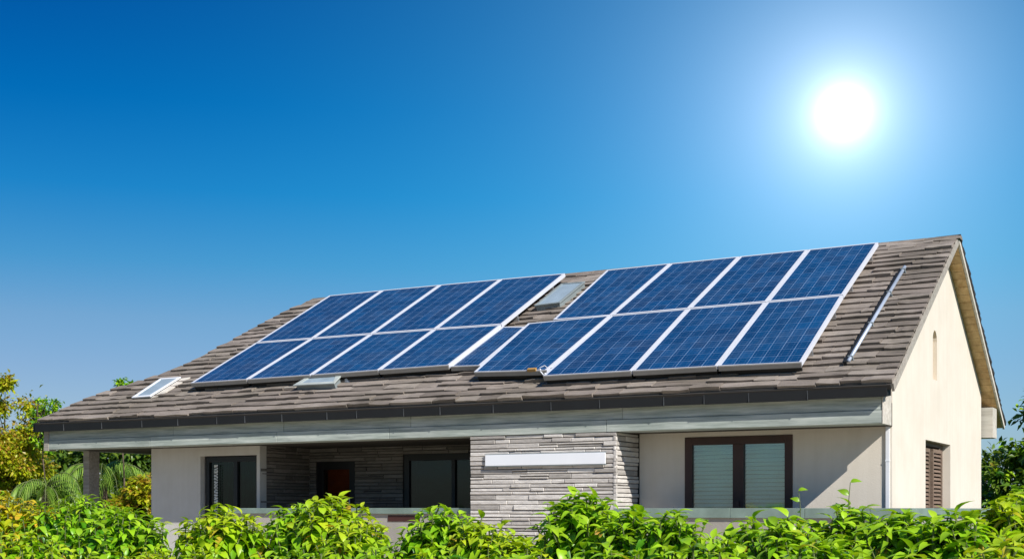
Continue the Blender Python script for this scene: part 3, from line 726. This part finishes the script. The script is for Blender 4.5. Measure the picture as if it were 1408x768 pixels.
def shrub(x, y, top, w, ls, n, lab, m='hedge', seed=0, name='hedge_shrub', group='shrubs of the front hedge', tall=.0, low=-1.2):
    r_ = np.random.default_rng(seed); root = empty(name, (x, y, GZ), lab, 'shrub', group); org = WORLD[root.name]
    st = MB(); T = []; Yg = []
    for k in range(n):
        # shoots tips through a dome
        ax, ay = r_.normal(0,.42), r_.normal(0,.42); rr2 = min(1.0, math.hypot(ax, ay))
        ztip = top - (rr2**1.8)*w*.42 - abs(r_.normal(0,.10))*(.6 if k > 3 else .05)
        if k % 2 == 0: ztip -= r_.uniform(.05,.75)*min(1.1, top-low)
        px_, py_ = x+ax*w*.72, y+ay*w*.72
        if k == 0: px_, py_, ztip = x, y, top
        ln = ls*r_.uniform(2.0,2.8); axis = np.array([ax*.5+r_.normal(0,.14), ay*.5+r_.normal(0,.14), 1.0]); axis /= np.linalg.norm(axis)
        base = np.array([px_,py_,ztip])-axis*(ln+ls*.45)
        shoot(T, Yg, base, axis, ln, int(r_.integers(11,16)), ls, r_)
        mid = base*.55+np.array([x,y,GZ+.5])*.45; mid[2] = min(base[2]-.1, (GZ+base[2])*.5)
        st.tube(tuple(base+axis*ln), tuple(base), .006, .010, 5, False); st.tube(tuple(base), tuple(mid), .010, .016, 5, False); st.tube(tuple(mid), (x+ax*.1*w, y+ay*.1*w, GZ-.02), .016, .024, 5, False)
    h_ = len(T)//2
    leaves_mesh('foliage', PROTO_H[seed % 2], T, Yg, ML[m], root, org)
    st.build('stems', M['stem'], root)
    return root
# x, y, top z, width, leaf, shoots, label, material
HS = [
 (-7.60,-12.80,.205,1.25,.125,70,'yellow-green shrub at the far left of the hedge, below the orange foliage','autumn'),
 (-6.80,-12.40,.235,1.20,.125,70,'bushy green shrub left of the open corner post','hedge'),
 (-5.56,-12.90,.06,1.00,.125,60,'rounded shrub below the post of the open left corner','hedge'),
 (-4.30,-13.70,-.37,.60,.11,26,'low gap-filling shrub below the plain grey wall at left','lemon'),
 (-3.30,-13.70,.070,.72,.125,44,'shrub covering the foot of the sliding door with bead curtain','lemon'),
 (-2.72,-13.20,.115,.62,.125,36,'shrub in front of the stone side wall of the porch','hedge'),
 (-2.18,-13.40,.185,.70,.125,46,'tall shrub before the amber glass front door','lemon'),
 (-1.42,-14.00,-.05,.52,.12,34,'short shrub in the dip below the parapet of the porch','lemon'),
 (-.72,-13.60,.075,.62,.125,46,'shrub below the wide dark porch glazing','hedge'),
 (.02,-14.10,-.02,.42,.125,32,'narrow shrub at the left foot of the stone block','lemon'),
 (.66,-14.70,-.15,.36,.12,26,'low shrub in the dip below the blank plaque','lemon'),
 (.92,-14.00,.20,.46,.135,52,'tallest pointed shrub in front of the stone block','hedge'),
 (1.58,-14.40,.06,.36,.13,32,'shrub at the right corner of the stone block','hedge'),
 (2.10,-14.80,.03,.40,.12,32,'shrub under the left edge of the blind-covered window','hedge'),
 (2.55,-14.40,-.01,.44,.12,34,'shrub under the middle of the blind-covered window','hedge'),
 (3.02,-15.00,.0,.38,.115,32,'low shrub under the diagonal shadow on the cream wall','hedge'),
 (3.36,-14.60,.085,.42,.115,36,'shrub with a lone sprig rising before the sunlit corner','hedge'),
 (3.88,-15.20,.03,.42,.12,36,'broad leaved shrub below the left part of the gable wall','hedge'),
 (4.22,-15.40,.04,.38,.125,36,'broad leaved shrub below the shuttered gable window','hedge'),
 (4.50,-14.80,.150,.50,.13,44,'lush shrub at the far right of the hedge','lemon'),
 (-5.36,-14.40,-.20,1.15,.12,60,'front row shrub in the lower left corner','lemon'),
 (-3.50,-14.90,-.32,.75,.12,38,'front row shrub below the grey wall at left','lemon'),
 (-2.55,-14.90,-.30,.62,.12,32,'front row shrub below the sliding door','lemon'),
 (-1.45,-14.80,-.27,.90,.125,46,'front row shrub below the front door','hedge'),
 (-.45,-15.10,-.27,.72,.125,36,'front row shrub below the porch parapet','hedge'),
 (.25,-15.30,-.28,.6,.125,32,'front row shrub below the left half of the stone block','hedge'),
 (1.00,-15.50,-.27,.66,.13,36,'front row shrub below the blank plaque','hedge'),
 (1.95,-15.70,-.18,.66,.125,38,'front row shrub below the right side of the stone block','hedge'),
 (2.80,-15.90,-.13,.62,.12,38,'front row shrub below the two pane window','hedge'),
 (3.58,-16.10,-.13,.6,.12,38,'front row shrub below the white downpipe','hedge'),
 (4.16,-16.20,-.165,.5,.125,36,'front row shrub below the gable wall','hedge'),
 (4.68,-16.30,-.10,.5,.13,38,'front row shrub in the lower right corner','lemon'),
]
for i, (x, y, t, w, ls, n_, lab, mm_) in enumerate(HS):
    shrub(x, y, t+.02, w*1.45, ls*(1.42+.03*(x+7.6)/2), int(n_*2.5), lab, mm_, seed=100+i)
# lone sprig above the hedge
def sprig(root, x, y, z0, z1, ls, r_, name='sprig'):
    T = []; Yg = []; st = MB(); p = np.array([x,y,z0]); k = 9
    for i in range(k):
        q2 = p+np.array([r_.normal(0,.012), r_.normal(0,.012), (z1-z0)/k]); st.tube(tuple(p), tuple(q2), .008-.0006*i, .0075-.0006*i, 6, False)
        ph = i*2.4; T.append((q2, np.array([math.cos(ph), .35*math.sin(ph), -.25+.09*i]), np.array([r_.normal(0,.3),-.8,.6]), ls*(1-.04*i))); Yg.append(i/k*.5); p = q2
    leaves_mesh(name, leaf_proto(1,.55,1.0,.3,5), T, Yg, ML['hedge'], root, WORLD[root.name]); st.build('stem', M['stem'], root)
r_ = np.random.default_rng(5)
sp1 = empty('sprig', (3.40,-14.7,GZ), 'thin leafy sprig rising above the hedge before the sunlit wall', 'plant'); sprig(sp1, 3.40,-14.7,-.6,.19,.13,r_,'foliage')
sp2 = empty('sprig', (2.98,-14.3,GZ), 'small curled sprig in front of the right window frame', 'plant'); sprig(sp2, 2.98,-14.3,-.6,.14,.11,r_,'foliage')

# potted palm on the porch
pp = empty('potted_plant', (-12.95,2.3,FL), 'spiky potted plant standing in the shaded porch', 'potted plant')
MB().lathe((-12.95,2.3,FL), [(0,0),(.18,0),(.25,.42),(.27,.42),(.27,.48),(.23,.48),(.22,.44),(0,.44)]).build('pot', M['terra'], pp)
T = []; Yg = []
for k in range(46):
    ph = r_.uniform(0,6.28); el = R(r_.uniform(15,80)); T.append((np.array([-12.95,2.3,FL+.6+r_.uniform(0,.35)]), np.array([math.cos(ph)*math.cos(el), math.sin(ph)*math.cos(el), math.sin(el)]), np.array([0,0,1.]), r_.uniform(.45,.8))); Yg.append(0)
leaves_mesh('foliage', leaf_proto(1,.09,.7,.3,5), T, Yg, ML['mid'], pp, WORLD[pp.name])

# ------------------------------------------------------------------ trees
def tree(x, y, z_top, crowns, nleaf, ls, m, lab, group=None, seed=0, trunk=True, name='tree', m2=None, cat='tree', clump=.45, wid=.5, tr_r=.12):
    r_ = np.random.default_rng(seed); root = empty(name, (x, y, GZ), lab, cat, group); org = WORLD[root.name]
    tr = MB(); T = []; Yg = []; T2 = []; Y2 = []
    if trunk:
        p = np.array([x,y,GZ-.05]); zc = min(c_[2] for c_ in crowns); rad = tr_r
        for i in range(5):
            q2 = np.array([x+r_.normal(0,.05), y+r_.normal(0,.05), GZ+(zc-GZ)*(i+1)/5]); tr.tube(tuple(p), tuple(q2), rad, rad*.86, 8); p = q2; rad *= .86
        hub = p
    vol = [c_[3]*c_[4]*c_[5] for c_ in crowns]; tot = sum(vol)
    for c_, v_ in zip(crowns, vol):
        cx_, cy_, cz_, rx, ry, rz = c_; nc = max(4, int(34*(v_/tot)**.8)); centers = []
        for k in range(nc):
            d = r_.normal(0,1,3); d /= np.linalg.norm(d); rad_ = r_.uniform(.35,1.0)**.5
            centers.append(np.array([cx_,cy_,cz_])+d*rad_*np.array([rx,ry,rz]))
        if trunk:
            for cc in centers[::2]:
                md = (hub+cc)/2+r_.normal(0,.12,3); tr.tube(tuple(hub), tuple(md), .05, .03, 6, False); tr.tube(tuple(md), tuple(cc), .03, .008, 5, False)
        nn = int(nleaf*v_/tot)
        for k in range(nn):
            cc = centers[r_.integers(nc)]; d = r_.normal(0,1,3); d /= np.linalg.norm(d)
            off = d*abs(r_.normal(0,1))**.7*clump*min(rx,ry,rz)*.8; off[2] *= .7
            dr_ = d*np.array([1,1,.4])+r_.normal(0,.5,3)+np.array([0,0,-.25])
            (T2 if (m2 and r_.random() < .5 and off[2] > 0) else T).append((cc+off, dr_, np.array([0,0,1.])+r_.normal(0,.45,3), ls*r_.uniform(.6,1.3)))
            
    fol = leaves_mesh('crown', leaf_proto(1,wid,.5,.3,2), T, [max(0, min(1, r_.normal(.2,.35))) for _ in T], ML[m], root, org)
    if T2: leaves_mesh('crown', leaf_proto(1,wid,.5,.3,2), T2, [max(0, min(1, r_.normal(.3,.35))) for _ in T2], ML[m2], root, org)
    if trunk: tr.build('trunk', M['bark'], root, smooth=True)
    return root
def palm(x, y, zc, nf, L, lab, seed, el0=(5,75)):
    r_ = np.random.default_rng(seed); root = empty('palm', (x,y,GZ), lab, 'palm', 'palms behind the open corner'); org = WORLD[root.name]
    tr = MB(); p = (x,y,GZ-.05)
    for i in range(6):
        q2 = (x+.03*math.sin(i), y, GZ+(zc-GZ)*(i+1)/6); tr.tube(p, q2, .16-.008*i, .15-.008*i, 10); p = q2
    tr.build('trunk', M['bark'], root)
    for k in range(nf):
        ph = 2*math.pi*k/nf+r_.uniform(-.25,.25); el = R(r_.uniform(*el0)); T = []; Yg = []; rc = MB()
        pts = []
        pp_ = np.array([x,y,zc+.1]); e = el; n_ = 22; ll = L*r_.uniform(.8,1.1)
        for i in range(n_):
            d = np.array([math.cos(ph)*math.cos(e), math.sin(ph)*math.cos(e), math.sin(e)]); pts.append((pp_.copy(), d)); pp_ = pp_+d*ll/n_; e -= R(6.5+r_.uniform(0,1.5))
        for i in range(n_-1): rc.tube(tuple(pts[i][0]), tuple(pts[i+1][0]), .022*(1-i/n_)+.004, .022*(1-(i+1)/n_)+.004, 5, False)
        fr = rc.build('frond', M['stem'], root)
        for i in range(2, n_):
            P_, d = pts[i]; sd = np.cross(d, [0,0,1.]); sd /= np.linalg.norm(sd); t = i/n_
            for sg in (-1, 1):
                for jj in (0,):
                    T.append((P_+d*jj*ll/n_, sg*sd*1.0+d*.75+np.array([0,0,-.30]), np.array([0,0,1.])+sd*sg*.3, (.30+.75*math.sin(math.pi*min(1,t*.9+.08)))*L*.30*r_.uniform(.85,1.1))); Yg.append(r_.uniform(0,.3))
        leaves_mesh('leaflets', leaf_proto(1,.075,.8,.3,3), T, Yg, ML['palm'], fr, org)
    return root
TG = 'trees and bushes beyond the left end of the house'
tree(-31.9,7.6,4.7,[(-32.3,7.6,2.5,1.6,1.2,1.5),(-31.9,7.4,3.95,.75,.6,.75),(-31.4,6.9,1.4,1.5,1.1,1.0),(-30.9,6.8,2.2,.7,.6,.7)],16000,.17,'gold','tall sparse yellow and orange tinged tree at the left edge of the picture',TG,1,m2='amber')
tree(-29.4,6.7,3.7,[(-29.3,6.7,2.6,.36,.35,.75),(-29.75,6.7,3.35,.36,.3,.2),(-28.95,6.7,3.45,.34,.3,.25),(-29.3,6.7,3.6,.25,.25,.15)],1500,.13,'hedge','slender vine-covered tree top left of the eaves',TG,2,tr_r=.04)
tree(-26.23,7.32,4.4,[(-26.23,7.32,4.05,.20,.20,.40),(-26.2,7.32,3.0,.3,.3,.6)],1300,.15,'hedge','small green tree top peeking over the roof hip',TG,3,tr_r=.04)
tree(-30.0,5.0,1.6,[(-30.2,5.0,.15,1.3,.7,.5),(-28.9,4.8,.0,1.2,.6,.45)],4200,.17,'amber','orange-yellow bush in front of the left trees',TG,4,m2='lemon',tr_r=.06)
tree(-25.6,7.4,1.3,[(-25.3,7.4,.62,.95,.6,.42),(-25.8,7.3,.1,.9,.6,.4)],3600,.21,'gold','yellow-green bush seen through the open corner beside the wall',TG,5,m2='amber',tr_r=.06)
tree(-25.3,6.0,-.2,[(-25.0,6.0,-.75,1.3,.8,.6)],3400,.18,'mid','lower green bush below the yellow one in the open corner',TG,6,tr_r=.06)
tree(-27.4,5.2,0,[(-27.2,5.2,-.25,.8,.6,.5)],2000,.18,'lemon','pale bush at the foot of the open corner post',TG,12,tr_r=.06)
palm(-26.9,4.7,.55,14,1.9,'palm with arching fronds below the left end of the eaves',7)
palm(-28.1,8.2,1.0,14,2.2,'palm seen behind the post of the open corner',8)
palm(-25.6,10.6,1.1,14,2.3,'palm seen beside the grey wall under the dark soffit',9)
for i, (x, y, zt, rx) in enumerate([(-42,13,2.6,3.6),(-37.5,15,2.2,3.4),(-33.5,17,2.3,3.2),(-30,19,2.4,3.0),(-26.5,18,2.5,3.0),(-47,9,2.4,3.6)]):
    up_ = (.3,.7,1.0,1.0,1.0,.3)[i]
    tree(x, y, zt, [(x,y,.7+up_,rx,1.5,2.1),(x,y-.6,.2,rx*1.05,1.4,1.5),(x,y-.9,-.9,rx*1.05,1.4,1.0)], 15000, .36, 'dark', ['dark green tree furthest left but one in the backdrop','dark green backdrop tree behind the orange tinged tree','dark backdrop tree behind the left eaves end','dark backdrop tree behind the corner post','dark backdrop tree next to the grey wall, under the soffit','dark green backdrop tree at the very left edge'][i], TG, 20+i, m2='mid', clump=.6)
RG = 'trees beyond the right end of the house'
tree(.9,16.3,3.2,[(1.05,16.3,2.0,1.25,1.1,1.3),(.7,16.0,.5,1.7,1.1,1.3)],11000,.30,'mid','glossy dark green tree behind the back corner of the gable',RG,30,m2='hedge',wid=.42)
tree(2.3,19.5,3.2,[(2.6,19.5,2.4,1.8,1.3,1.5),(2.2,19.5,.2,2.0,1.2,1.5)],8000,.30,'mid','dark green tree at the right edge of the picture',RG,31,m2='amber',wid=.42)
tree(-1.5,19.5,1.6,[(-1.2,19.5,.5,2.0,1.2,1.3)],3500,.30,'dark','dark tree tucked behind the back wall of the house',RG,33,m2='mid',wid=.42)
tree(.9,12.6,.5,[(1.05,12.6,-.1,.75,.8,.65)],2600,.26,'hedge','bright green bush at the back corner of the gable wall',RG,32,wid=.4,tr_r=.05)
